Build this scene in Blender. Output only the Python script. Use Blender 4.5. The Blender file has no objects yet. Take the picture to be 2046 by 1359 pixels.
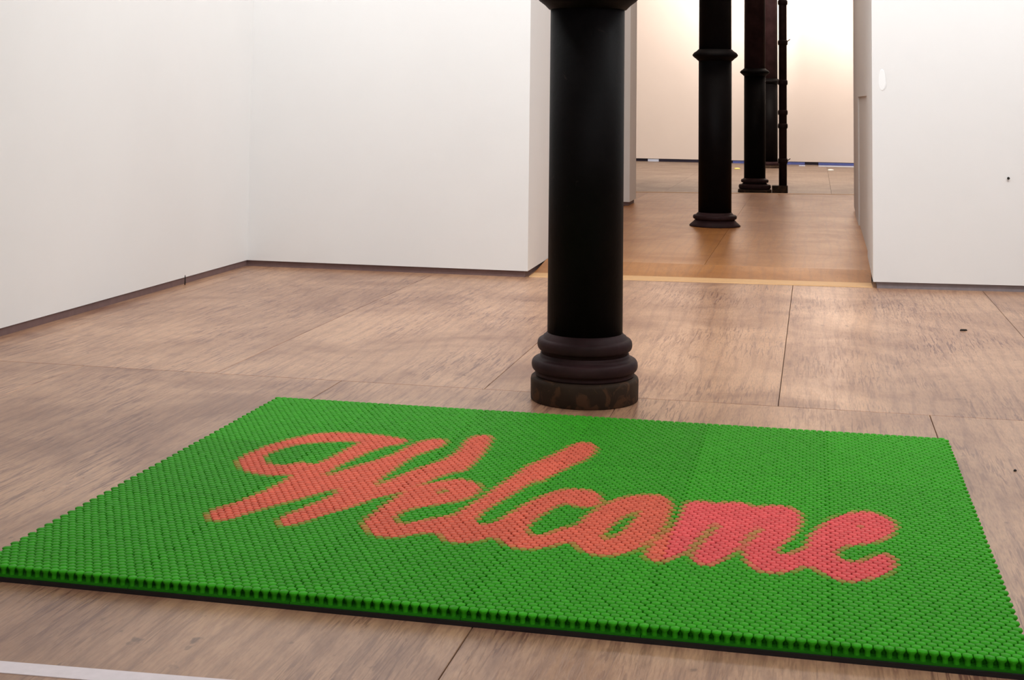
import bpy, math, random
import numpy as np
from mathutils import Matrix, Vector

random.seed(7)
rng = np.random.default_rng(7)
S = bpy.context.scene
COL = S.collection

# ------------------------------------------------------------------ camera
# solved from the photograph's vanishing points (2046 x 1359 frame): view camera with a falling front
FPX, YAW, PIT, ROLL, PPY, HCAM = 2775.7, 0.215412, 0.070647, -0.012457, -2.18, 1.1
def cam_axes():
    f = Vector((-math.sin(YAW) * math.cos(PIT), math.cos(YAW) * math.cos(PIT), math.sin(PIT)))
    r = Vector((math.cos(YAW), math.sin(YAW), 0))
    d = f.cross(r)
    r2 = r * math.cos(ROLL) + d * math.sin(ROLL)
    d2 = -r * math.sin(ROLL) + d * math.cos(ROLL)
    return r2, -d2, -f
cd = bpy.data.cameras.new('camera')
cam = bpy.data.objects.new('camera', cd); COL.objects.link(cam)
ax, ay, az = cam_axes()
cam.matrix_world = Matrix(((ax.x, ay.x, az.x, 0), (ax.y, ay.y, az.y, 0), (ax.z, ay.z, az.z, HCAM), (0, 0, 0, 1)))
cd.sensor_fit = 'HORIZONTAL'; cd.sensor_width = 36.0
cd.lens = FPX / 2046 * 36.0
cd.shift_y = -(679.5 - PPY) / 2046
cd.clip_end = 200
S.camera = cam

# ------------------------------------------------------------------ world, lamps, exposure
w = bpy.data.worlds.new('world'); S.world = w; w.use_nodes = True
w.node_tree.nodes['Background'].inputs[0].default_value = (0.9, 0.9, 1.0, 1)
w.node_tree.nodes['Background'].inputs[1].default_value = 0.02
S.view_settings.view_transform = 'Standard'
S.view_settings.look = 'None'
S.view_settings.gamma = 1.0
S.view_settings.use_curve_mapping = False
S.view_settings.exposure = -0.10

def area(name, loc, target, sx, sy, power, color):
    l = bpy.data.lights.new(name, 'AREA'); l.shape = 'RECTANGLE'; l.size = sx; l.size_y = sy
    l.energy = power; l.color = color
    o = bpy.data.objects.new(name, l); COL.objects.link(o); o.location = loc
    o.rotation_euler = (Vector(target) - Vector(loc)).to_track_quat('-Z', 'Y').to_euler()
    return o
def spot(name, loc, target, power, color, angle, blend=1.0, radius=0.08):
    l = bpy.data.lights.new(name, 'SPOT'); l.energy = power; l.color = color
    l.spot_size = math.radians(angle); l.spot_blend = blend; l.shadow_soft_size = radius
    o = bpy.data.objects.new(name, l); COL.objects.link(o); o.location = loc
    o.rotation_euler = (Vector(target) - Vector(loc)).to_track_quat('-Z', 'Y').to_euler()
    return o
NEUTRAL = (0.94, 0.985, 1.0); WARM = (1.0, 0.86, 0.75); COOL = (0.94, 0.98, 1.0)
# main gallery: strip fittings under the ceiling along the walls
area('lamp_strip_back', (-1.2, 6.6, 3.75), (-1.2, 8.5, 1.7), 5.0, 0.25, 95, NEUTRAL)
area('lamp_strip_right', (2.0, 6.4, 3.75), (1.2, 8.6, 1.9), 2.4, 0.25, 80, COOL)
area('lamp_strip_left', (-1.9, 5.6, 3.75), (-3.57, 5.9, 2.2), 0.25, 3.8, 62, NEUTRAL)
area('lamp_strip_centre', (2.0, 3.0, 3.8), (1.5, 3.2, 0), 0.4, 2.4, 60, NEUTRAL)
area('lamp_strip_rear', (0.8, -0.6, 3.75), (0.3, 3.2, 0.0), 3.0, 0.25, 75, NEUTRAL)
# far room: warm wall washers on the end wall
spot('lamp_far_a', (-1.35, 24.4, 4.0), (-1.35, 26.85, 4.0), 450, WARM, 120)
spot('lamp_far_b', (0.7, 24.4, 4.0), (0.5, 26.85, 4.0), 640, WARM, 120)
area('lamp_far_room', (0.6, 20.0, 4.2), (0.2, 20.1, 0), 5.0, 3.0, 90, WARM)
area('lamp_far_wash', (-1.0, 21.5, 4.3), (-1.0, 26.85, 0.6), 6.0, 0.4, 370, WARM)
area('fill_middle', (-0.8, 11.8, 4.3), (-0.8, 12.1, 0), 1.6, 1.6, 62, WARM)  # unseen fill added to brighten the middle space's walls

# ------------------------------------------------------------------ node helpers
class NT:
    def __init__(self, name):
        self.m = bpy.data.materials.new(name); self.m.use_nodes = True
        self.t = self.m.node_tree; self.b = self.t.nodes['Principled BSDF']
    def n(self, typ, **kw):
        nd = self.t.nodes.new(typ)
        for k, v in kw.items():
            if k.startswith('_'): setattr(nd, k[1:], v)
            else: nd.inputs[k].default_value = v
        return nd
    def l(self, a, b): self.t.links.new(a, b)
    def ramp(self, src, stops):
        r = self.t.nodes.new('ShaderNodeValToRGB'); e = r.color_ramp.elements
        while len(e) < len(stops): e.new(0.5)
        for el, (p, c) in zip(e, stops):
            el.position = p; el.color = (c, c, c, 1) if not isinstance(c, tuple) else (*c, 1)
        self.l(src, r.inputs[0]); return r.outputs[0]
    def mix(self, fac, a, b, mode='MIX'):
        x = self.t.nodes.new('ShaderNodeMix'); x.data_type = 'RGBA'; x.blend_type = mode
        for s, v in ((x.inputs[0], fac), (x.inputs[6], a), (x.inputs[7], b)):
            if isinstance(v, (int, float)): s.default_value = v
            elif isinstance(v, tuple): s.default_value = (*v, 1)
            else: self.l(v, s)
        return x.outputs[2]
    def mapped(self, vec, scale, off=None):
        mp = self.n('ShaderNodeMapping'); mp.inputs['Scale'].default_value = scale
        self.l(vec, mp.inputs['Vector'])
        if off is not None: self.l(off, mp.inputs['Location'])
        return mp.outputs[0]
    def noise(self, vec, scale, detail=4, rough=0.55, dist=0.0):
        nz = self.n('ShaderNodeTexNoise', Scale=scale, Detail=detail, Roughness=rough, Distortion=dist)
        self.l(vec, nz.inputs['Vector']); return nz.outputs['Fac']
    def bump(self, h, strength, dist=0.01):
        bp = self.n('ShaderNodeBump', Strength=strength, Distance=dist); self.l(h, bp.inputs['Height'])
        self.l(bp.outputs[0], self.b.inputs['Normal'])

def objvec(k, seed=True):
    tc = k.n('ShaderNodeTexCoord')
    if not seed: return tc.outputs['Object']
    oi = k.n('ShaderNodeObjectInfo')
    mul = k.n('ShaderNodeVectorMath', _operation='SCALE'); mul.inputs[0].default_value = (17.0, 41.0, 5.0)
    k.l(oi.outputs['Random'], mul.inputs['Scale'])
    ad = k.n('ShaderNodeVectorMath', _operation='ADD')
    k.l(tc.outputs['Object'], ad.inputs[0]); k.l(mul.outputs[0], ad.inputs[1])
    return ad.outputs[0]

def mat_plywood(name, light, dark, streak, rough=0.33, streak_amt=0.76, coat=0.0, spec=0.45):
    k = NT(name); v = objvec(k)
    # slow stains and worn patches
    blot = k.noise(k.mapped(v, (1.0, 0.8, 1.0)), 1.7, 6, 0.62, 0.6)
    base = k.mix(k.ramp(blot, [(0.34, 0.0), (0.62, 1.0)]), dark, light)
    # rotary-cut figure: long distorted bands along the sheet
    wv = k.n('ShaderNodeTexWave', _wave_type='BANDS', _bands_direction='X', Scale=2.6, Distortion=9.0, Detail=3.0)
    wv.inputs['Detail Scale'].default_value = 0.9
    k.l(k.mapped(v, (1.6, 0.32, 1.0)), wv.inputs['Vector'])
    base = k.mix(k.ramp(wv.outputs['Fac'], [(0.0, 0.22), (0.30, 0.0)]), base, streak)
    # open grain: short dark streaks
    g = k.noise(k.mapped(v, (105.0, 5.5, 1.0)), 1.0, 5, 0.66, 0.8)
    gm = k.noise(k.mapped(v, (1.6, 0.9, 1.0)), 1.5, 4, 0.55)
    gs = k.ramp(g, [(0.505, 0.0), (0.60, 1.0)])
    gmr = k.ramp(gm, [(0.40, 0.14), (0.62, 1.0)])
    mul = k.n('ShaderNodeMath', _operation='MULTIPLY'); k.l(gs, mul.inputs[0]); k.l(gmr, mul.inputs[1])
    m2 = k.n('ShaderNodeMath', _operation='MULTIPLY'); k.l(mul.outputs[0], m2.inputs[0]); m2.inputs[1].default_value = streak_amt
    base = k.mix(m2.outputs[0], base, streak)
    # fine fibre and specks
    f = k.noise(k.mapped(v, (180.0, 22.0, 1.0)), 1.0, 3, 0.6)
    base = k.mix(k.ramp(f, [(0.3, 0.30), (0.60, 0.0)]), base, streak)
    sp = k.noise(k.mapped(v, (30.0, 18.0, 1.0)), 1.0, 2, 0.5)
    base = k.mix(k.ramp(sp, [(0.70, 0.0), (0.78, 0.6)]), base, tuple(c * 0.5 for c in streak))
    k.l(base, k.b.inputs['Base Color'])
    rr = k.n('ShaderNodeMapRange'); k.l(blot, rr.inputs[0]); rr.inputs[3].default_value = rough + 0.10; rr.inputs[4].default_value = rough - 0.06
    k.l(rr.outputs[0], k.b.inputs['Roughness'])
    k.b.inputs['Specular IOR Level'].default_value = spec
    k.b.inputs['Coat Weight'].default_value = coat; k.b.inputs['Coat Roughness'].default_value = 0.16
    k.bump(gs, 0.12, 0.002)
    return k.m

def mat_paint(name, col, rough=0.75, bump=0.05, var=0.03):
    k = NT(name); tc = k.n('ShaderNodeTexCoord'); v = tc.outputs['Object']
    n1 = k.noise(v, 1.3, 4, 0.6)
    k.l(k.mix(k.ramp(n1, [(0.3, 0.0), (0.7, 1.0)]), tuple(c * (1 - var) for c in col), col), k.b.inputs['Base Color'])
    k.b.inputs['Roughness'].default_value = rough
    k.b.inputs['Specular IOR Level'].default_value = 0.35
    k.bump(k.noise(v, 160.0, 3, 0.6), bump, 0.004)
    return k.m

def mat_iron(name, col, rust, rough=0.45, chips=0.70):
    k = NT(name); v = objvec(k)
    n1 = k.noise(v, 5.0, 5, 0.6)
    base = k.mix(k.ramp(n1, [(0.35, 0.0), (0.75, 1.0)]), col, tuple(c * 2.2 for c in col))
    chip = k.noise(v, 16.0, 3, 0.6, 0.8)
    base = k.mix(k.ramp(chip, [(chips, 0.0), (chips + 0.06, 0.7)]), base, rust)
    k.l(base, k.b.inputs['Base Color'])
    k.b.inputs['Roughness'].default_value = rough
    k.b.inputs['Specular IOR Level'].default_value = 0.07
    k.bump(k.noise(v, 45.0, 4, 0.6), 0.18, 0.004)
    return k.m

def mat_rubber(name, attr=None, col=(0.05, 0.2, 0.02), rough=0.48):
    k = NT(name)
    if attr:
        a = k.n('ShaderNodeAttribute'); a.attribute_name = attr; c = a.outputs['Color']
    else:
        oi = k.n('ShaderNodeObjectInfo')
        c = k.mix(oi.outputs['Random'], tuple(x * 0.86 for x in col), tuple(x * 1.14 for x in col))
    k.l(c, k.b.inputs['Base Color'])
    k.b.inputs['Roughness'].default_value = rough
    k.b.inputs['Specular IOR Level'].default_value = 0.09
    return k.m

def mat_plain(name, col, rough=0.6, spec=0.4, nscale=20.0, var=0.25):
    k = NT(name); v = objvec(k)
    n1 = k.noise(v, nscale, 4, 0.6)
    k.l(k.mix(n1, tuple(c * (1 - var) for c in col), tuple(min(1, c * (1 + var)) for c in col)), k.b.inputs['Base Color'])
    k.b.inputs['Roughness'].default_value = rough; k.b.inputs['Specular IOR Level'].default_value = spec
    return k.m

M_WALL = mat_paint('white_wall_paint', (0.80, 0.785, 0.775))
M_WALLFAR = mat_paint('far_wall_paint', (0.76, 0.70, 0.66))
M_CEIL = mat_paint('ceiling_paint', (0.78, 0.76, 0.74))
M_PLY = mat_plywood('worn_plywood', (0.535, 0.310, 0.185), (0.29, 0.150, 0.090), (0.105, 0.036, 0.030), rough=0.29)
M_PLAT = mat_plywood('varnished_plywood', (0.46, 0.200, 0.062), (0.33, 0.132, 0.040), (0.22, 0.10, 0.05), rough=0.30, streak_amt=0.25, coat=0.0, spec=0.12)
M_FARPLY = mat_plywood('grey_plywood', (0.29, 0.215, 0.16), (0.21, 0.155, 0.115), (0.18, 0.12, 0.10), rough=0.36, streak_amt=0.4, spec=0.2)
M_SUB = mat_plain('dark_subfloor', (0.07, 0.042, 0.034), 0.9, 0.1)
M_GAP = mat_plain('recessed_base_paint', (0.17, 0.105, 0.10), 0.6, 0.3)
M_GAPR = mat_plain('recessed_base_grey', (0.23, 0.195, 0.205), 0.6, 0.3)
M_TRIM = mat_plain('pale_edge_wood', (0.60, 0.35, 0.16), 0.45, 0.3, 30.0, 0.12)
M_IRON = mat_iron('black_iron_paint', (0.0022, 0.0016, 0.0018), (0.02, 0.013, 0.011), 0.55)
M_IRONM = mat_iron('moulding_or_lit_shaft_iron', (0.020, 0.0100, 0.0108), (0.04, 0.02, 0.015), 0.5)  # moulding brown; on the far upper shafts it paints in the room's light
M_PLINTH = mat_iron('rusty_iron', (0.026, 0.017, 0.012), (0.10, 0.050, 0.028), 0.6, 0.54)
M_PIPE = mat_iron('dark_red_pipe_paint', (0.016, 0.008, 0.008), (0.07, 0.03, 0.025), 0.4)
M_PEG = mat_rubber('rubber_peg', 'peg_color')
M_PEGG = mat_rubber('green_rubber_peg', None, (0.037, 0.350, 0.010))
M_TILE = mat_rubber('green_rubber_tile', None, (0.020, 0.20, 0.008), 0.5)
M_BACK = mat_plain('black_rubber', (0.010, 0.007, 0.009), 0.5, 0.4, 60.0, 0.3)
M_TAPE = mat_plain('white_tape', (0.84, 0.76, 0.80), 0.5, 0.4, 40.0, 0.10)
M_BLUE = mat_plain('painted_daylight_blue', (0.10, 0.14, 0.45), 0.4, 0.5, 8.0, 0.4)
M_PALE = mat_plain('painted_daylight_pale', (0.62, 0.72, 0.95), 0.4, 0.5, 8.0, 0.1)
M_NAVY = mat_plain('navy_strip', (0.012, 0.010, 0.03), 0.4, 0.5, 8.0, 0.3)
M_CAP = mat_plain('white_cap', (0.85, 0.87, 0.85), 0.35, 0.5, 20.0, 0.05)
M_CAPY = mat_plain('yellow_cap', (0.80, 0.72, 0.20), 0.35, 0.5, 20.0, 0.05)
M_DARK = mat_plain('dark_debris', (0.02, 0.016, 0.013), 0.7, 0.2)
M_PATCH = mat_plain('bright_white_patch', (0.86, 0.86, 0.86), 0.5, 0.4, 20.0, 0.02)

# ------------------------------------------------------------------ mesh helpers
def mesh(name, verts, faces, smooth=False):
    m = bpy.data.meshes.new(name); m.from_pydata([tuple(map(float, v)) for v in verts], [], faces); m.update()
    if smooth:
        for p in m.polygons: p.use_smooth = True
    return m
def obj(name, me, mat=None, parent=None, loc=None):
    o = bpy.data.objects.new(name, me); COL.objects.link(o)
    if me is not None and mat is not None and not me.materials: me.materials.append(mat)
    if parent is not None: o.parent = parent
    if loc is not None: o.location = loc
    return o
def tag(o, label=None, cat=None, group=None, kind=None):
    if label: o['label'] = label
    if cat: o['category'] = cat
    if group: o['group'] = group
    if kind: o['kind'] = kind
    return o
def prism_mesh(name, poly, z0, z1):
    """vertical prism over a counter-clockwise plan polygon; z0 / z1 may be per-vertex lists"""
    n = len(poly)
    a = z0 if isinstance(z0, (list, tuple)) else [z0] * n
    b = z1 if isinstance(z1, (list, tuple)) else [z1] * n
    v = [(x, y, a[i]) for i, (x, y) in enumerate(poly)] + [(x, y, b[i]) for i, (x, y) in enumerate(poly)]
    f = [tuple(range(n - 1, -1, -1)), tuple(range(n, 2 * n))]
    f += [(i, (i + 1) % n, n + (i + 1) % n, n + i) for i in range(n)]
    return mesh(name, v, f)
def box_mesh(name, x0, x1, y0, y1, z0, z1):
    return prism_mesh(name, [(x0, y0), (x1, y0), (x1, y1), (x0, y1)], z0, z1)
def lathe_mesh(name, prof, seg=64, cap=True):
    v = []; f = []
    for r, z in prof:
        for i in range(seg):
            a = 2 * math.pi * i / seg; v.append((r * math.cos(a), r * math.sin(a), z))
    for k in range(len(prof) - 1):
        for i in range(seg):
            j = (i + 1) % seg
            f.append((k * seg + i, k * seg + j, (k + 1) * seg + j, (k + 1) * seg + i))
    if cap:
        f.append(tuple(range(seg - 1, -1, -1))); f.append(tuple((len(prof) - 1) * seg + i for i in range(seg)))
    m = mesh(name, v, f, True)
    for p in m.polygons:
        if len(p.vertices) > 4: p.use_smooth = False
    return m
def struct(name, me, mat, label=None, parent=None):
    o = obj(name, me, mat, parent)
    if parent is None: o['kind'] = 'structure'
    if label: o['label'] = label
    return o

# ------------------------------------------------------------------ structure: main gallery
GAP = 0.038
CEIL = 4.0
XR = 4.6           # right wall of the gallery, out of frame
YB = -2.5          # wall behind the camera
# worn plywood floor: sheets laid in rows, joints open by a few millimetres
fl = struct('floor', box_mesh('subfloor', -3.8, XR + 0.2, YB - 0.2, 8.9, -0.06, -0.012), M_SUB, 'worn tan plywood floor of the white gallery')
sheet_cache = {}
def sheet(x0, x1, y0, y1, z, mat, parent, name='plywood_sheet', th=0.012):
    g = 0.0012
    key = (round(x1 - x0, 3), round(y1 - y0, 3), mat.name)
    if key not in sheet_cache:
        hx, hy = (x1 - x0) / 2 - g, (y1 - y0) / 2 - g; e = 0.0012
        v = [(-hx, -hy, -th), (hx, -hy, -th), (hx, hy, -th), (-hx, hy, -th),
             (-hx, -hy, -e), (hx, -hy, -e), (hx, hy, -e), (-hx, hy, -e),
             (-hx + e, -hy + e, 0), (hx - e, -hy + e, 0), (hx - e, hy - e, 0), (-hx + e, hy - e, 0)]
        f = [(3, 2, 1, 0), (8, 9, 10, 11)]
        for b in (0, 4):
            f += [(b + i, b + (i + 1) % 4, b + 4 + (i + 1) % 4, b + 4 + i) for i in range(4)]
        me = mesh('plywood_sheet', v, f); me.materials.append(mat); sheet_cache[key] = me
    o = obj(name, sheet_cache[key], None, parent, ((x0 + x1) / 2, (y0 + y1) / 2, z))
    return o
def rows(y_edges, first_x, xmin, xmax, z, mat, parent):
    for r in range(len(y_edges) - 1):
        x = first_x[r]
        while x < xmax - 0.05:
            a, b = max(x, xmin), min(x + 1.09, xmax)
            if b - a > 0.06: sheet(a, b, y_edges[r], y_edges[r + 1], z, mat, parent)
            x += 1.09
rows([YB, 0.83, 3.01, 5.19, 8.90], [-3.97 - 0.545 + 1.09, -3.97 + 0.545 - 0.545, -3.97, -4.495], -3.62, XR, 0.0, M_PLY, fl)

def wall(name, poly, z0, z1, mat, label): return struct(name, prism_mesh(name, poly, z0, z1), mat, label)
wall_left = wall('wall_left', [(-3.80, YB), (-3.60, YB), (-3.56, 8.63), (-3.80, 8.63)], GAP, CEIL, M_WALL, 'white left wall of the gallery above a recessed dark base')
struct('baseboard_left', prism_mesh('baseboard_left', [(-3.76, YB), (-3.608, YB), (-3.568, 8.6), (-3.76, 8.6)], 0.0, GAP + 0.01), M_GAP, 'dark recessed base under the left wall')
wall_bl = wall('wall_back_left', [(-3.58, 8.43), (-1.725, 8.43), (-1.735, 9.35), (-3.58, 9.35)], GAP, CEIL, M_WALL, 'white back wall left of the wide opening')
struct('baseboard_back_left', prism_mesh('baseboard_back_left', [(-3.60, 8.444), (-1.745, 8.444), (-1.76, 9.32), (-3.60, 9.32)], 0.0, GAP + 0.01), M_GAP, 'dark recessed base under the back wall')
RW = lambda x: 8.575 + 0.105 * (x - 0.33)
wall_br = wall('wall_back_right', [(0.33, 8.575), (XR + 0.2, RW(XR + 0.2)), (XR + 0.2, 9.9), (0.345, 9.9)], GAP, CEIL, M_WALL, 'white back wall right of the wide opening')
struct('baseboard_back_right', prism_mesh('baseboard_back_right', [(0.352, 8.590), (XR + 0.2, RW(XR + 0.2) + 0.015), (XR + 0.2, 9.85), (0.37, 9.85)], 0.0, GAP + 0.01), M_GAPR, 'grey recessed base under the right part of the back wall')
wall('wall_right', [(XR, YB), (XR + 0.2, YB), (XR + 0.2, 9.2), (XR, 9.2)], 0.0, CEIL, M_WALL, 'white right wall of the gallery')
wall('wall_behind', [(-3.8, YB - 0.2), (XR + 0.2, YB - 0.2), (XR + 0.2, YB), (-3.8, YB)], 0.0, CEIL, M_WALL, 'white wall behind the viewer')
struct('ceiling', box_mesh('ceiling', -8.2, 6.2, YB - 0.3, 27.2, CEIL + 0.45, CEIL + 0.6), M_CEIL, 'white ceiling')
struct('trim_1', box_mesh('soffit', -3.9, XR + 0.2, YB - 0.3, 8.5, CEIL - 0.02, CEIL + 0.45), M_CEIL, 'white lowered ceiling of the gallery')

# ------------------------------------------------------------------ structure: raised passage floor
PZ = 0.042
def crest(x): return 16.33 + 0.229 * x
plat = struct('floor_passage', prism_mesh('platform_frame', [(-5.6, 9.36), (-1.735, 9.36), (-1.725, 8.62), (0.33, 8.74), (0.345, 9.9), (0.37, 14.1), (2.5, 14.1), (2.5, crest(2.5)), (-5.6, crest(-5.6))], -0.10, 0.0), M_SUB, 'glossy varnished plywood floor of the raised passage')
# ramp up from the gallery floor, then level sheets
rv = [(-1.722, 8.618, 0.006), (0.328, 8.758, 0.006), (0.338, 9.12, PZ), (-1.728, 9.05, PZ)]
ramp = struct('floor_ramp', mesh('ramp', rv + [(x, y, z - 0.006 if i < 2 else 0.0) for i, (x, y, z) in enumerate(rv)],
              [(0, 1, 2, 3), (7, 6, 5, 4), (0, 4, 5, 1), (1, 5, 6, 2), (2, 6, 7, 3), (3, 7, 4, 0)]), M_PLAT, 'short varnished ramp up into the passage')
struct('trim_2', mesh('edge_strip', [(-1.722, 8.460, 0.0), (0.328, 8.600, 0.0), (0.328, 8.760, 0.0), (-1.722, 8.620, 0.0),
                                     (-1.722, 8.464, 0.005), (0.328, 8.604, 0.005), (0.328, 8.760, 0.0075), (-1.722, 8.620, 0.0075)],
       [(3, 2, 1, 0), (4, 5, 6, 7), (0, 1, 5, 4), (1, 2, 6, 5), (2, 3, 7, 6), (3, 0, 4, 7)]), M_TRIM, 'pale wooden edge strip at the foot of the passage ramp')
def psheet(poly):
    obj('varnished_sheet', prism_mesh('varnished_sheet', poly, 0.0, PZ), M_PLAT, plat)
g = 0.001
psheet([(-1.728, 9.05 + g), (-0.70 - g, 9.085 + g), (-0.70 - g, 11.5 - g), (-1.728, 11.5 - g)])
psheet([(-0.70 + g, 9.085 + g), (0.42, 9.122 + g), (0.42, 11.5 - g), (-0.70 + g, 11.5 - g)])
psheet([(-1.85 + g, 11.5 + g), (-0.70 - g, 11.5 + g), (-0.70 - g, 13.95 - g), (-1.85 + g, 13.95 - g)])
psheet([(-0.70 + g, 11.5 + g), (0.42, 11.5 + g), (0.42, 13.95 - g), (-0.70 + g, 13.95 - g)])
psheet([(-5.6, 9.36), (-1.85 - g, 9.36), (-1.85 - g, 13.75), (-5.6, 13.75)])
psheet([(-1.85 - g, 9.36), (-1.728 - g, 9.36), (-1.728 - g, 11.5 - g), (-1.85 - g, 11.5 - g)])
psheet([(-1.85, 13.95 + g), (-0.70 - g, 13.95 + g), (-0.70 - g, crest(-0.7) - 0.05), (-1.85, crest(-1.85) - 0.05)])
psheet([(-0.70 + g, 13.95 + g), (0.42, 13.95 + g), (0.42, crest(0.42) - 0.05), (-0.70 + g, crest(-0.7) - 0.05)])
psheet([(-5.6, 14.35), (-1.85 - g, 14.35), (-1.85 - g, crest(-1.85) - 0.05), (-5.6, crest(-5.6) - 0.05)])
psheet([(0.42 + g, 14.1), (2.5, 14.1), (2.5, crest(2.5) - 0.05), (0.42 + g, crest(0.42) - 0.05)])
struct('trim_3', prism_mesh('nosing', [(-5.6, crest(-5.6) - 0.05), (2.5, crest(2.5) - 0.05), (2.5, crest(2.5) + 0.02), (-5.6, crest(-5.6) + 0.02)], 0.0, PZ + 0.003), M_TRIM, 'pale nosing strip along the far edge of the passage floor')
# second wall of the passage on the left, right flank with a shallow recess
wall('wall_passage_left', [(-5.6, 13.78), (-1.80, 13.78), (-1.80, 14.28), (-5.6, 14.28)], PZ + GAP, CEIL + 0.45, M_WALL, 'shaded white wall end on the left beyond the near column')
struct('baseboard_passage_left', box_mesh('baseboard_passage_left', -5.6, -1.815, 13.80, 14.25, PZ, PZ + GAP + 0.005), M_GAP, 'dark recessed base of the far passage wall')
wall('wall_side_left', [(-5.8, 9.3), (-5.6, 9.3), (-5.6, 16.0), (-5.8, 16.0)], 0.0, CEIL + 0.45, M_WALL, 'white side wall of the middle space')
# right flank: pieces around the recess (below eye height, set back)
wall('wall_passage_right', [(0.345, 9.9), (0.90, 9.9), (0.90, 14.1), (0.365, 14.1)], 1.14, CEIL + 0.45, M_WALL, 'white right flank of the passage')
wall('wall_recess', [(0.357, 9.9), (0.90, 9.9), (0.90, 12.35), (0.368, 12.35)], PZ, 1.14, M_WALL, 'shallow recess low in the right flank of the passage')
wall('wall_passage_end', [(0.357, 12.35), (0.90, 12.35), (0.90, 13.55), (0.362, 13.55)], PZ, 1.14, M_WALL, 'white right flank beyond the recess')
wall('wall_passage_tip', [(0.362, 13.55), (0.90, 13.55), (0.90, 14.1), (0.365, 14.1)], PZ + 0.03, 1.14, M_WALL, 'white end of the right flank above a dark gap')
struct('baseboard_passage_right', box_mesh('baseboard_passage_right', 0.385, 0.90, 13.55, 14.08, PZ, PZ + 0.03), M_GAP, 'dark gap under the end of the right flank')
wall('wall_cross_right', [(0.90, 13.6), (2.7, 13.6), (2.7, 14.1), (0.90, 14.1)], -0.1, CEIL + 0.45, M_WALL, 'white cross wall right of the passage')
wall('wall_above_opening', [(-5.8, 8.45), (XR + 0.2, 9.1), (XR + 0.2, 9.3), (-5.8, 9.3)], CEIL - 0.02, CEIL + 0.5, M_WALL, 'wall above the openings')

# ------------------------------------------------------------------ structure: far room
FZ = -0.10
ff = struct('floor_far', box_mesh('far_subfloor', -8.0, 6.0, 14.0, 27.1, FZ - 0.06, FZ - 0.012), M_SUB, 'grey brown plywood floor of the far room')
x = -1.92 - 1.09 * 3
ys = [16.9, 19.08, 21.26, 23.44, 25.62, 26.9]
for r in range(5):
    for c in range(5):
        x0 = -1.92 + 1.06 * (c - 2) + (0.0 if r % 2 == 0 else 0.0)
        sheet(x0, x0 + 1.06, ys[r], ys[r + 1], FZ, M_FARPLY, ff)
sheet(-7.9, -1.92 - 2.12, 16.2, 26.9, FZ, M_FARPLY, ff); sheet(-1.92 + 3.18, 5.9, 16.9, 26.9, FZ, M_FARPLY, ff)
sheet(-1.92 - 2.12, -1.92 + 3.18, 15.0, 16.9, FZ, M_FARPLY, ff)
wall('wall_far', [(-8.0, 26.86), (6.0, 26.86), (6.0, 27.1), (-8.0, 27.1)], FZ + 0.055, CEIL + 0.45, M_WALLFAR, 'warmly lit end wall of the far room')
wall('wall_far_left', [(-8.2, 14.0), (-8.0, 14.0), (-8.0, 27.1), (-8.2, 27.1)], FZ, CEIL + 0.45, M_WALLFAR, 'left wall of the far room')
wall('wall_far_right', [(6.0, 14.0), (6.2, 14.0), (6.2, 27.1), (6.0, 27.1)], FZ, CEIL + 0.45, M_WALLFAR, 'right wall of the far room')
wall('wall_far_front_right', [(2.5, 13.9), (6.0, 13.9), (6.0, 14.1), (2.5, 14.1)], FZ, CEIL + 0.45, M_WALLFAR, 'front wall of the far room')
wall('wall_far_front_left', [(-8.0, 15.8), (-5.6, 15.8), (-5.6, 16.0), (-8.0, 16.0)], FZ, CEIL + 0.45, M_WALLFAR, 'front wall of the far room, left')
bf = struct('baseboard_far', box_mesh('baseboard_far', -8.0, 6.0, 26.90, 27.0, FZ, FZ + 0.06), M_NAVY, 'dark base line under the far wall with daylight leaks painted blue and pale')
for a, b, mt in [(-3.16, -2.95, M_PALE), (-2.95, -2.19, M_NAVY), (-1.54, -1.32, M_BLUE), (-0.526, -0.20, M_BLUE), (0.05, 0.90, M_BLUE)]:  # blue and pale lengths paint daylight leaking under the wall; navy is base
    obj('base_or_daylight_length', box_mesh('base_or_daylight_length', a, b, 26.875, 26.90, FZ, FZ + 0.05), mt, bf)
for a, b in [(-0.30, -0.19), (0.05, 0.90)]:  # pale slabs painted as that daylight lying on the floor
    obj('painted_floor_daylight', box_mesh('painted_floor_daylight', a, b, 26.30, 26.60, FZ, FZ + 0.004), M_PALE, bf)

# ------------------------------------------------------------------ cast iron columns
def torus_prof(r_in, r_out, zc, hh, n=10):
    return [(r_in + (r_out - r_in) * max(0, math.cos(t)) ** 0.75, zc + hh * math.sin(t)) for t in [(-math.pi / 2 + math.pi * i / n) for i in range(n + 1)]]
RS = 0.1385
def collar(root, zc, r=RS):
    prof = [(r - 0.004, zc - 0.048), (r + 0.006, zc - 0.046), (r + 0.022, zc - 0.030), (r + 0.042, zc - 0.015), (r + 0.052, zc - 0.004), (r + 0.052, zc + 0.006), (r + 0.040, zc + 0.022), (r + 0.018, zc + 0.036), (r + 0.004, zc + 0.050), (r - 0.004, zc + 0.052)]
    obj('collar_ring', lathe_mesh('collar_ring', prof), M_IRON, root)
def column(loc, base, z_shaft, z_ring, z_top, label, upper=M_IRON):
    root = bpy.data.objects.new('iron_column', None); COL.objects.link(root); root.location = loc
    tag(root, label, 'column', 'row of cast iron columns')
    for nm, prof, mt in base: obj(nm, lathe_mesh(nm, prof), mt, root)
    obj('shaft', lathe_mesh('shaft', [(RS, z_shaft), (RS, z_ring - 0.047)]), M_IRON, root)
    collar(root, z_ring)
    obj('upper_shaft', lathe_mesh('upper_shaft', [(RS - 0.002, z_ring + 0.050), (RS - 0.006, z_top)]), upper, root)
    return root
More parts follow.
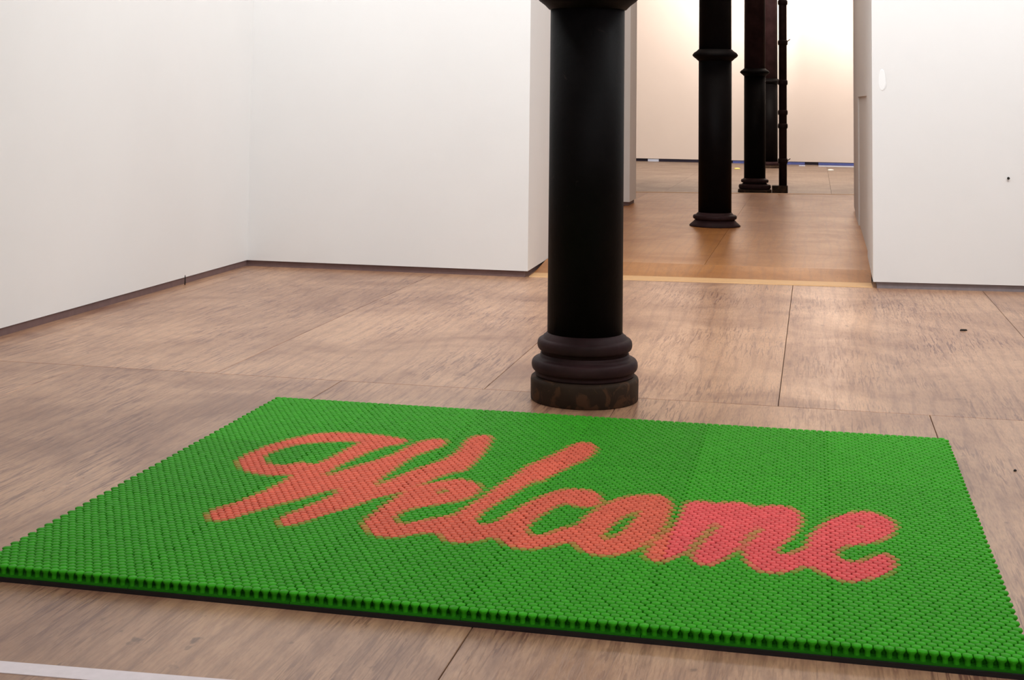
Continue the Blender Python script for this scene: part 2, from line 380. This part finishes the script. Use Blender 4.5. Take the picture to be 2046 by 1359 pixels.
base1 = [
    ('plinth', [(0.192, 0.0), (0.197, 0.004), (0.198, 0.072), (0.196, 0.080), (0.190, 0.085), (0.150, 0.087)], M_PLINTH),
    ('lower_moulding', [(0.150, 0.084), (0.180, 0.086)] + [(0.183, 0.094)] + torus_prof(0.176, 0.195, 0.1255, 0.0225) + [(0.166, 0.152), (0.163, 0.158), (0.163, 0.166), (0.12, 0.167)], M_IRONM),
    ('upper_moulding', [(0.12, 0.164), (0.160, 0.166)] + torus_prof(0.158, 0.1745, 0.1985, 0.0215) + [(0.155, 0.222), (0.152, 0.229), (0.145, 0.233), (0.1395, 0.241), (0.12, 0.242)], M_IRONM)]
column((-0.832, 5.13, 0.0), base1, 0.236, 1.476, CEIL - 0.02, 'large black iron column in front, standing behind the green mat')
base2 = [
    ('lower_moulding', [(0.208, 0.0), (0.213, 0.004), (0.211, 0.010), (0.198, 0.022), (0.182, 0.035), (0.172, 0.046), (0.168, 0.050), (0.12, 0.051)], M_IRONM),
    ('upper_moulding', [(0.12, 0.048), (0.165, 0.050)] + torus_prof(0.166, 0.183, 0.076, 0.018) + [(0.158, 0.097), (0.150, 0.104), (0.1395, 0.116), (0.12, 0.117)], M_IRONM)]
column((-0.829, 11.87, PZ), base2, 0.11, 1.474 - PZ, CEIL + 0.45 - PZ, 'black iron column on the varnished passage floor, second from the mat')
base3 = [
    ('plinth', [(0.215, 0.0), (0.218, 0.004), (0.216, 0.035), (0.208, 0.045), (0.15, 0.047)], M_PLINTH),
    ('lower_moulding', [(0.15, 0.045)] + torus_prof(0.185, 0.208, 0.078, 0.030) + [(0.168, 0.110), (0.15, 0.125), (0.12, 0.126)], M_IRONM),
    ('upper_moulding', [(0.12, 0.124), (0.150, 0.126)] + torus_prof(0.160, 0.178, 0.152, 0.022) + [(0.150, 0.178), (0.1395, 0.190), (0.12, 0.191)], M_IRONM)]
column((-0.777, 18.5, FZ), base3, 0.185, 1.464 - FZ, CEIL + 0.45 - FZ, 'slim looking black column in the far room beside a dark pipe', M_IRONM)  # upper shaft browned: far room light put into the colour
base4 = [
    ('plinth', [(0.20, 0.0), (0.202, 0.004), (0.200, 0.035), (0.192, 0.045), (0.15, 0.047)], M_PLINTH),
    ('lower_moulding', [(0.15, 0.045)] + torus_prof(0.160, 0.180, 0.075, 0.028) + [(0.1395, 0.110), (0.12, 0.111)], M_IRONM)]
column((-0.80, 25.4, FZ), base4, 0.105, 1.44 - FZ, CEIL + 0.45 - FZ, 'farthest black column, partly hidden behind the pipe, near the end wall', M_IRONM)  # upper shaft takes the same painted-in light as the third column

# standpipe beside the third column
pr = bpy.data.objects.new('standpipe', None); COL.objects.link(pr); pr.location = (-0.418, 18.55, FZ)
tag(pr, 'thin dark red standpipe with couplings right of the third column', 'pipe')
obj('pipe', lathe_mesh('pipe', [(0.052, 0.075), (0.052, CEIL + 0.45 - FZ)], 32), M_PIPE, pr)
cpl = lathe_mesh('coupling', [(0.050, -0.034), (0.060, -0.030), (0.064, -0.012), (0.064, 0.012), (0.060, 0.030), (0.050, 0.034)], 32); cpl.materials.append(M_PIPE)
for z in (0.315, 0.768, 0.944, 1.335, 1.857, 2.384, 2.95): obj('coupling', cpl, None, pr, (0, 0, z - FZ))
hk = mesh('hook', [(0.05, -0.008, -0.008), (0.05, 0.008, -0.008), (0.05, 0.008, 0.008), (0.05, -0.008, 0.008), (0.098, -0.007, 0.030), (0.098, 0.007, 0.030), (0.095, 0.007, 0.040), (0.095, -0.007, 0.040)],
          [(0, 1, 2, 3), (7, 6, 5, 4), (0, 4, 5, 1), (1, 5, 6, 2), (2, 6, 7, 3), (3, 7, 4, 0)]); hk.materials.append(M_PIPE)
obj('hook', hk, None, pr, (0, 0, 1.867 - FZ)); obj('hook', hk, None, pr, (0.0, 0, 0.312 - FZ))
obj('pipe_foot', prism_mesh('pipe_foot', [(-0.138, -0.09), (0.062, -0.09), (0.062, 0.09), (-0.138, 0.09)], 0.0, 0.095), M_PLINTH, pr)
for (xx, yy, m_, lb) in ((0.256, 24.83, M_CAP, 'small white floor outlet on the right of the far room floor'), (-1.334, 24.60, M_CAPY, 'small yellow floor outlet just left of the third column')):
    o = obj('floor_outlet', lathe_mesh('floor_outlet', [(0.055, 0.0), (0.055, 0.012), (0.040, 0.022), (0.015, 0.026)], 20), m_, None, (xx, yy, FZ))
    tag(o, lb, 'floor outlet')

# ------------------------------------------------------------------ the mat
MX0, MX1, MY0, MY1 = -1.862, 0.406, 2.895, 4.715
NX, NY = 6, 3
TX, TY = (MX1 - MX0) / NX, (MY1 - MY0) / NY
PXN, PYN = 18, 33
ZB, ZT0, ZT1, ZP = 0.0, 0.0090, 0.0130, 0.0330
mat_root = bpy.data.objects.new('welcome_mat', None); COL.objects.link(mat_root); mat_root.location = (0, 0, 0)
tag(mat_root, 'large green rubber peg mat reading Welcome in coral script', 'mat')
obj('backing', box_mesh('backing', MX0 - 0.004, MX1 + 0.004, MY0 - 0.006, MY1 + 0.004, ZB, ZT0), M_BACK, mat_root)
tile_me = box_mesh('mat_tile', -TX / 2 + 0.0008, TX / 2 - 0.0008, -TY / 2 + 0.0008, TY / 2 - 0.0008, 0, ZT1 - ZT0); tile_me.materials.append(M_TILE)
tiles = {}
tile_tone = {}
for i in range(NX):
    for j in range(NY):
        tiles[i, j] = obj('mat_tile', tile_me, None, mat_root, (MX0 + TX * (i + 0.5), MY0 + TY * (j + 0.5), ZT0))
        tile_tone[i, j] = 1.0 + random.uniform(-0.07, 0.07)
tile_tone[0, 0] -= 0.06; tile_tone[0, 1] -= 0.06; tile_tone[5, 2] += 0.03; tile_tone[4, 2] += 0.06; tile_tone[3, 2] -= 0.06
OUT_W=[(-1.242,4.244),(-1.316,4.276),(-1.398,4.286),(-1.488,4.281),(-1.553,4.239),(-1.601,4.158),(-1.634,4.071),(-1.653,3.971),(-1.656,3.909),(-1.650,3.870),(-1.626,3.828),(-1.596,3.788),(-1.554,3.762),(-1.504,3.753),(-1.459,3.769),(-1.441,3.783),(-1.443,3.728),(-1.450,3.646),(-1.465,3.575),(-1.485,3.496),(-1.509,3.442),(-1.519,3.401),(-1.512,3.365),(-1.498,3.339),(-1.476,3.327),(-1.456,3.335),(-1.436,3.362),(-1.415,3.420),(-1.384,3.483),(-1.349,3.540),(-1.322,3.593),(-1.299,3.636),(-1.277,3.672),(-1.273,3.694),(-1.267,3.627),(-1.280,3.558),(-1.301,3.489),(-1.322,3.422),(-1.326,3.384),(-1.314,3.350),(-1.295,3.330),(-1.280,3.338),(-1.257,3.372),(-1.233,3.430),(-1.206,3.483),(-1.177,3.534),(-1.154,3.607),(-1.121,3.653),(-1.090,3.708),(-1.063,3.784),(-1.036,3.864),(-1.010,3.917),(-0.984,3.943),(-0.978,4.031),(-0.977,4.133),(-0.985,4.259),(-0.995,4.334),(-1.011,4.369),(-1.039,4.368),(-1.060,4.340),(-1.067,4.281),(-1.061,4.194),(-1.063,4.120),(-1.075,4.045),(-1.112,3.956),(-1.146,3.862),(-1.165,3.793),(-1.179,3.745),(-1.185,3.717),(-1.187,3.769),(-1.186,3.860),(-1.178,3.968),(-1.169,4.060),(-1.146,4.129),(-1.122,4.178),(-1.118,4.223),(-1.121,4.255),(-1.139,4.284),(-1.172,4.279),(-1.200,4.244),(-1.222,4.151),(-1.238,4.062),(-1.273,3.972),(-1.303,3.905),(-1.326,3.851),(-1.343,3.800),(-1.354,3.788),(-1.350,3.892),(-1.331,3.986),(-1.310,4.085),(-1.279,4.157),(-1.244,4.188)]
HOLE_W=[(-1.384,4.183),(-1.437,4.169),(-1.494,4.142),(-1.547,4.106),(-1.578,4.044),(-1.595,3.976),(-1.594,3.935),(-1.577,3.900),(-1.546,3.869),(-1.512,3.864),(-1.484,3.885),(-1.474,3.914),(-1.436,3.898),(-1.417,3.903),(-1.411,3.945),(-1.399,3.998),(-1.391,4.084),(-1.381,4.151)]
OUT_ELCO=[(-0.900,3.793),(-0.915,3.824),(-0.948,3.851),(-0.985,3.859),(-1.024,3.821),(-1.061,3.776),(-1.090,3.708),(-1.102,3.621),(-1.109,3.540),(-1.114,3.469),(-1.113,3.418),(-1.104,3.384),(-1.080,3.347),(-1.056,3.319),(-1.023,3.311),(-0.991,3.320),(-0.957,3.352),(-0.928,3.373),(-0.906,3.372),(-0.888,3.336),(-0.866,3.317),(-0.839,3.315),(-0.813,3.326),(-0.788,3.348),(-0.774,3.379),(-0.754,3.364),(-0.729,3.330),(-0.700,3.312),(-0.667,3.311),(-0.637,3.328),(-0.621,3.345),(-0.597,3.375),(-0.578,3.391),(-0.561,3.357),(-0.531,3.321),(-0.501,3.307),(-0.474,3.311),(-0.445,3.336),(-0.414,3.381),(-0.393,3.447),(-0.378,3.521),(-0.369,3.606),(-0.368,3.692),(-0.372,3.754),(-0.385,3.806),(-0.413,3.846),(-0.449,3.840),(-0.494,3.815),(-0.530,3.767),(-0.556,3.696),(-0.578,3.611),(-0.590,3.515),(-0.601,3.508),(-0.619,3.499),(-0.637,3.462),(-0.659,3.424),(-0.683,3.418),(-0.700,3.453),(-0.703,3.493),(-0.695,3.554),(-0.679,3.628),(-0.658,3.687),(-0.640,3.701),(-0.616,3.680),(-0.594,3.677),(-0.570,3.689),(-0.557,3.723),(-0.559,3.760),(-0.576,3.812),(-0.605,3.843),(-0.644,3.847),(-0.679,3.830),(-0.706,3.793),(-0.720,3.755),(-0.742,3.700),(-0.760,3.632),(-0.775,3.574),(-0.785,3.518),(-0.799,3.485),(-0.822,3.472),(-0.838,3.482),(-0.843,3.518),(-0.839,3.580),(-0.822,3.663),(-0.802,3.742),(-0.783,3.833),(-0.762,3.919),(-0.756,3.863),(-0.741,3.929),(-0.717,4.010),(-0.692,4.094),(-0.667,4.157),(-0.655,4.231),(-0.659,4.303),(-0.673,4.344),(-0.701,4.367),(-0.729,4.347),(-0.751,4.266),(-0.777,4.174),(-0.803,4.098),(-0.826,4.035),(-0.834,3.955),(-0.858,3.821),(-0.874,3.706),(-0.893,3.612),(-0.911,3.523),(-0.927,3.514),(-0.952,3.489),(-0.980,3.460),(-1.006,3.428),(-1.025,3.426),(-1.044,3.458),(-1.046,3.502),(-1.032,3.544),(-1.004,3.575),(-0.966,3.609),(-0.929,3.643),(-0.903,3.690),(-0.893,3.743)]
HOLE_E=[(-1.003,3.717),(-0.994,3.747),(-0.984,3.745),(-0.983,3.723),(-0.992,3.703)]
HOLE_O=[(-0.449,3.688),(-0.452,3.652),(-0.458,3.582),(-0.469,3.514),(-0.486,3.461),(-0.500,3.426),(-0.508,3.432),(-0.510,3.463),(-0.504,3.521),(-0.490,3.591),(-0.472,3.647),(-0.454,3.687)]
OUT_ME=[(-0.398,3.348),(-0.391,3.424),(-0.371,3.507),(-0.351,3.594),(-0.344,3.672),(-0.343,3.752),(-0.335,3.800),(-0.310,3.816),(-0.279,3.815),(-0.263,3.801),(-0.243,3.819),(-0.208,3.834),(-0.182,3.822),(-0.160,3.797),(-0.135,3.816),(-0.100,3.831),(-0.070,3.821),(-0.046,3.786),(-0.038,3.735),(-0.040,3.675),(-0.051,3.599),(-0.069,3.531),(-0.089,3.473),(-0.092,3.435),(-0.081,3.423),(-0.058,3.443),(-0.031,3.487),(-0.022,3.528),(-0.018,3.583),(-0.004,3.635),(0.020,3.708),(0.050,3.767),(0.086,3.811),(0.116,3.834),(0.146,3.831),(0.174,3.799),(0.193,3.753),(0.197,3.712),(0.186,3.661),(0.165,3.607),(0.135,3.569),(0.098,3.544),(0.070,3.526),(0.051,3.494),(0.046,3.456),(0.054,3.429),(0.072,3.412),(0.094,3.418),(0.117,3.445),(0.141,3.480),(0.160,3.500),(0.172,3.481),(0.179,3.447),(0.177,3.404),(0.162,3.359),(0.134,3.319),(0.103,3.291),(0.069,3.269),(0.043,3.282),(0.018,3.309),(-0.004,3.337),(-0.022,3.360),(-0.039,3.335),(-0.060,3.309),(-0.091,3.288),(-0.121,3.287),(-0.144,3.308),(-0.161,3.352),(-0.171,3.407),(-0.174,3.458),(-0.164,3.491),(-0.152,3.541),(-0.135,3.604),(-0.136,3.637),(-0.147,3.606),(-0.168,3.529),(-0.178,3.461),(-0.184,3.433),(-0.202,3.384),(-0.217,3.338),(-0.237,3.302),(-0.259,3.302),(-0.279,3.322),(-0.290,3.361),(-0.282,3.415),(-0.272,3.470),(-0.259,3.536),(-0.242,3.606),(-0.242,3.642),(-0.258,3.598),(-0.276,3.519),(-0.291,3.443),(-0.300,3.388),(-0.310,3.368),(-0.329,3.330),(-0.349,3.301),(-0.371,3.298),(-0.393,3.328)]
HOLE_E2=[(0.095,3.686),(0.102,3.707),(0.109,3.701),(0.104,3.683)]

OUTS = [OUT_W, OUT_ELCO, OUT_ME]; HOLES = [HOLE_W, HOLE_E, HOLE_O, HOLE_E2]
def inside(poly, px, py):
    res = np.zeros(px.shape, bool); n = len(poly); j = n - 1
    for i in range(n):
        xi, yi = poly[i]; xj, yj = poly[j]
        if yi != yj:
            c = ((yi > py) != (yj > py)) & (px < (xj - xi) * (py - yi) / (yj - yi) + xi)
            res ^= c
        j = i
    return res
def letter(px, py):
    r = np.zeros(px.shape, bool)
    for p in OUTS: r |= inside(p, px, py)
    for p in HOLES: r &= ~inside(p, px, py)
    return r
# peg template: hexagonal tapered stud with a rounded head
SEG = 6
prof = [(0.0064, 0.0), (0.0062, 0.50), (0.0114, 0.84), (0.0098, 0.965)]
pv = []; pf = []
for r, t in prof:
    for s in range(SEG):
        a = 2 * math.pi * (s + 0.5) / SEG
        pv.append((r * math.cos(a), r * math.sin(a), t * (ZP - ZT1)))
pv.append((0, 0, ZP - ZT1))
for k_ in range(3):
    for s in range(SEG): pf.append((k_ * SEG + s, k_ * SEG + (s + 1) % SEG, (k_ + 1) * SEG + (s + 1) % SEG, (k_ + 1) * SEG + s))
for s in range(SEG): pf.append((3 * SEG + s, 3 * SEG + (s + 1) % SEG, 4 * SEG))
PV = np.array(pv); NVP = len(pv)
GREEN = np.array((0.037, 0.350, 0.010)); CORAL = np.array((0.80, 0.145, 0.085)); PINK = np.array((0.82, 0.105, 0.110))
pos = []; tone = []; colr = []
sub = [(a, b) for a in (-0.010, -0.005, 0, 0.005, 0.010) for b in (-0.011, -0.0055, 0, 0.0055, 0.011)]
front = []
for i in range(NX):
    for j in range(NY):
        for a in range(PXN):
            for b in range(PYN):
                row = j * PYN + b
                fx = (a + (0.75 if row % 2 else 0.25)) / PXN
                fy = (b + 0.5) / PYN
                x_ = MX0 + TX * (i + 0.5 + (fx - 0.5) * 0.995)
                y_ = MY0 + TY * (j + 0.5 + (fy - 0.5) * 0.997)
                if row < 2 or (row == 2 and i * PXN + a >= NX * PXN - 84): front.append((x_, y_, i, j)); continue
                pos.append((x_, y_)); tone.append(tile_tone[i, j]); colr.append(i)
pos = np.array(pos); tone = np.array(tone); colr = np.array(colr)
cov = np.mean([letter(pos[:, 0] + a, pos[:, 1] + b) for a, b in sub], axis=0)
cov = np.clip(cov * 1.15 - 0.05, 0, 1)
red = np.where((colr >= 4)[:, None], PINK, CORAL)
pc = (GREEN * (1 - cov[:, None]) + red * cov[:, None]) * (tone * rng.uniform(0.92, 1.08, len(tone)))[:, None]
N = len(pos)
lean = rng.normal(0, 0.0006, (N, 2))
V = np.repeat(PV[None], N, 0)
tz = V[:, :, 2] / (ZP - ZT1)
V[:, :, 0] += pos[:, 0, None] + lean[:, 0, None] * tz; V[:, :, 1] += pos[:, 1, None] + lean[:, 1, None] * tz; V[:, :, 2] += ZT1
fa = [[NVP * 0 + q for q in f] for f in pf]
loops = np.concatenate([np.array(f) for f in pf]); starts = np.cumsum([0] + [len(f) for f in pf])[:-1]; tot = np.array([len(f) for f in pf])
allloops = (loops[None] + np.arange(N)[:, None] * NVP).ravel()
allstarts = (starts[None] + np.arange(N)[:, None] * len(loops)).ravel()
me = bpy.data.meshes.new('peg_field')
me.vertices.add(N * NVP); me.vertices.foreach_set('co', V.reshape(-1).astype(np.float32))
me.loops.add(len(allloops)); me.loops.foreach_set('vertex_index', allloops.astype(np.int32))
me.polygons.add(len(allstarts)); me.polygons.foreach_set('loop_start', allstarts.astype(np.int32))
me.update(calc_edges=True)
me.polygons.foreach_set('use_smooth', np.ones(len(allstarts), bool))
ca = me.color_attributes.new('peg_color', 'FLOAT_COLOR', 'POINT')
cc = np.ones((N, NVP, 4), np.float32); cc[:, :, :3] = pc[:, None, :]
ca.data.foreach_set('color', cc.reshape(-1))
me.validate()
pfld = obj('peg_field', me, M_PEG, mat_root); tag(pfld, 'dense field of green and coral rubber pegs', kind='stuff')
peg_me = mesh('peg', pv, pf, True); peg_me.materials.append(M_PEGG)
for x_, y_, i, j in front:
    t_ = tiles[i, j]
    obj('peg', peg_me, None, t_, (x_ - t_.location.x, y_ - t_.location.y, ZT1 - ZT0))

# ------------------------------------------------------------------ small things
d = Vector((0.435, 0.025, 0)).normalized(); nrm = Vector((-d.y, d.x, 0))
p0 = Vector((-1.543, 2.497, 0)) - d * 0.9; p1 = Vector((-1.108, 2.522, 0)) + d * 1.6
tp = obj('floor_tape', prism_mesh('floor_tape', [tuple((q).xy) for q in (p0 - nrm * 0.050, p1 - nrm * 0.050, p1, p0)], 0.0, 0.0012), M_TAPE)
tag(tp, 'white tape line on the plywood in the near left corner', 'tape')
def nail(loc, axis, L, r, label, cat='nail'):
    o = obj('nail', lathe_mesh('nail', [(r * 0.6, 0), (r * 0.6, L * 0.7), (r, L * 0.75), (r, L)], 10), M_DARK, None, loc)
    o.rotation_euler = axis; tag(o, label, cat); return o
nail((1.106, RW(1.106), 0.661), (math.radians(90), 0, 0), 0.012, 0.008, 'dark nail head in the white wall at far right')
wr = obj('wire_end', lathe_mesh('wire_end', [(0.003, 0.0), (0.003, 0.045), (0.002, 0.055)], 8), M_DARK, None, (-3.545, 7.50, 0.0)); tag(wr, 'short dark wire end sticking up at the foot of the left wall', 'wire')
pt = obj('oval_patch', None if False else mesh('oval_patch', [(0.024 * math.cos(a) * (1.15 if math.sin(a) < 0 else 0.9), 0, 0.066 * math.sin(a)) for a in [2 * math.pi * i / 20 for i in range(20)]] + [(0.020 * math.cos(a), -0.002, 0.060 * math.sin(a)) for a in [2 * math.pi * i / 20 for i in range(20)]],
     [(i, (i + 1) % 20, 20 + (i + 1) % 20, 20 + i) for i in range(20)] + [tuple(range(20, 40))]), M_PATCH, wall_br, (0.388, RW(0.388), 1.23))  # thin oval, brighter white than the wall around it
tag(pt, 'oval patch of brighter white')
def flake(loc, rz, s, label):
    v = [(-1, -0.35, 0), (0.1, -0.5, 0), (1, 0.1, 0), (0.2, 0.45, 0), (-0.8, 0.3, 0)]
    v = [(a * s, b * s, 0.0) for a, b, c in v] + [(a * s * 0.8, b * s * 0.8, s * 0.35) for a, b, c in v]
    f = [(4, 3, 2, 1, 0), (5, 6, 7, 8, 9)] + [(i, (i + 1) % 5, 5 + (i + 1) % 5, 5 + i) for i in range(5)]
    o = obj('debris_flake', mesh('debris_flake', v, f), M_DARK, None, loc); o.rotation_euler = (0, 0, rz); tag(o, label, 'debris'); return o
flake((0.582, 4.486, 0), 1.2, 0.010, 'tiny dark flake on the floor right of the mat')
flake((0.696, 7.128, 0), 0.2, 0.020, 'tiny dark flake on the floor near the right wall')

# the mat's empty sits at the centre of its footprint
cx, cy = (MX0 + MX1) / 2, (MY0 + MY1) / 2
for ch in [o for o in bpy.data.objects if o.parent == mat_root]:
    ch.location = (ch.location.x - cx, ch.location.y - cy, ch.location.z)
mat_root.location = (cx, cy, 0)
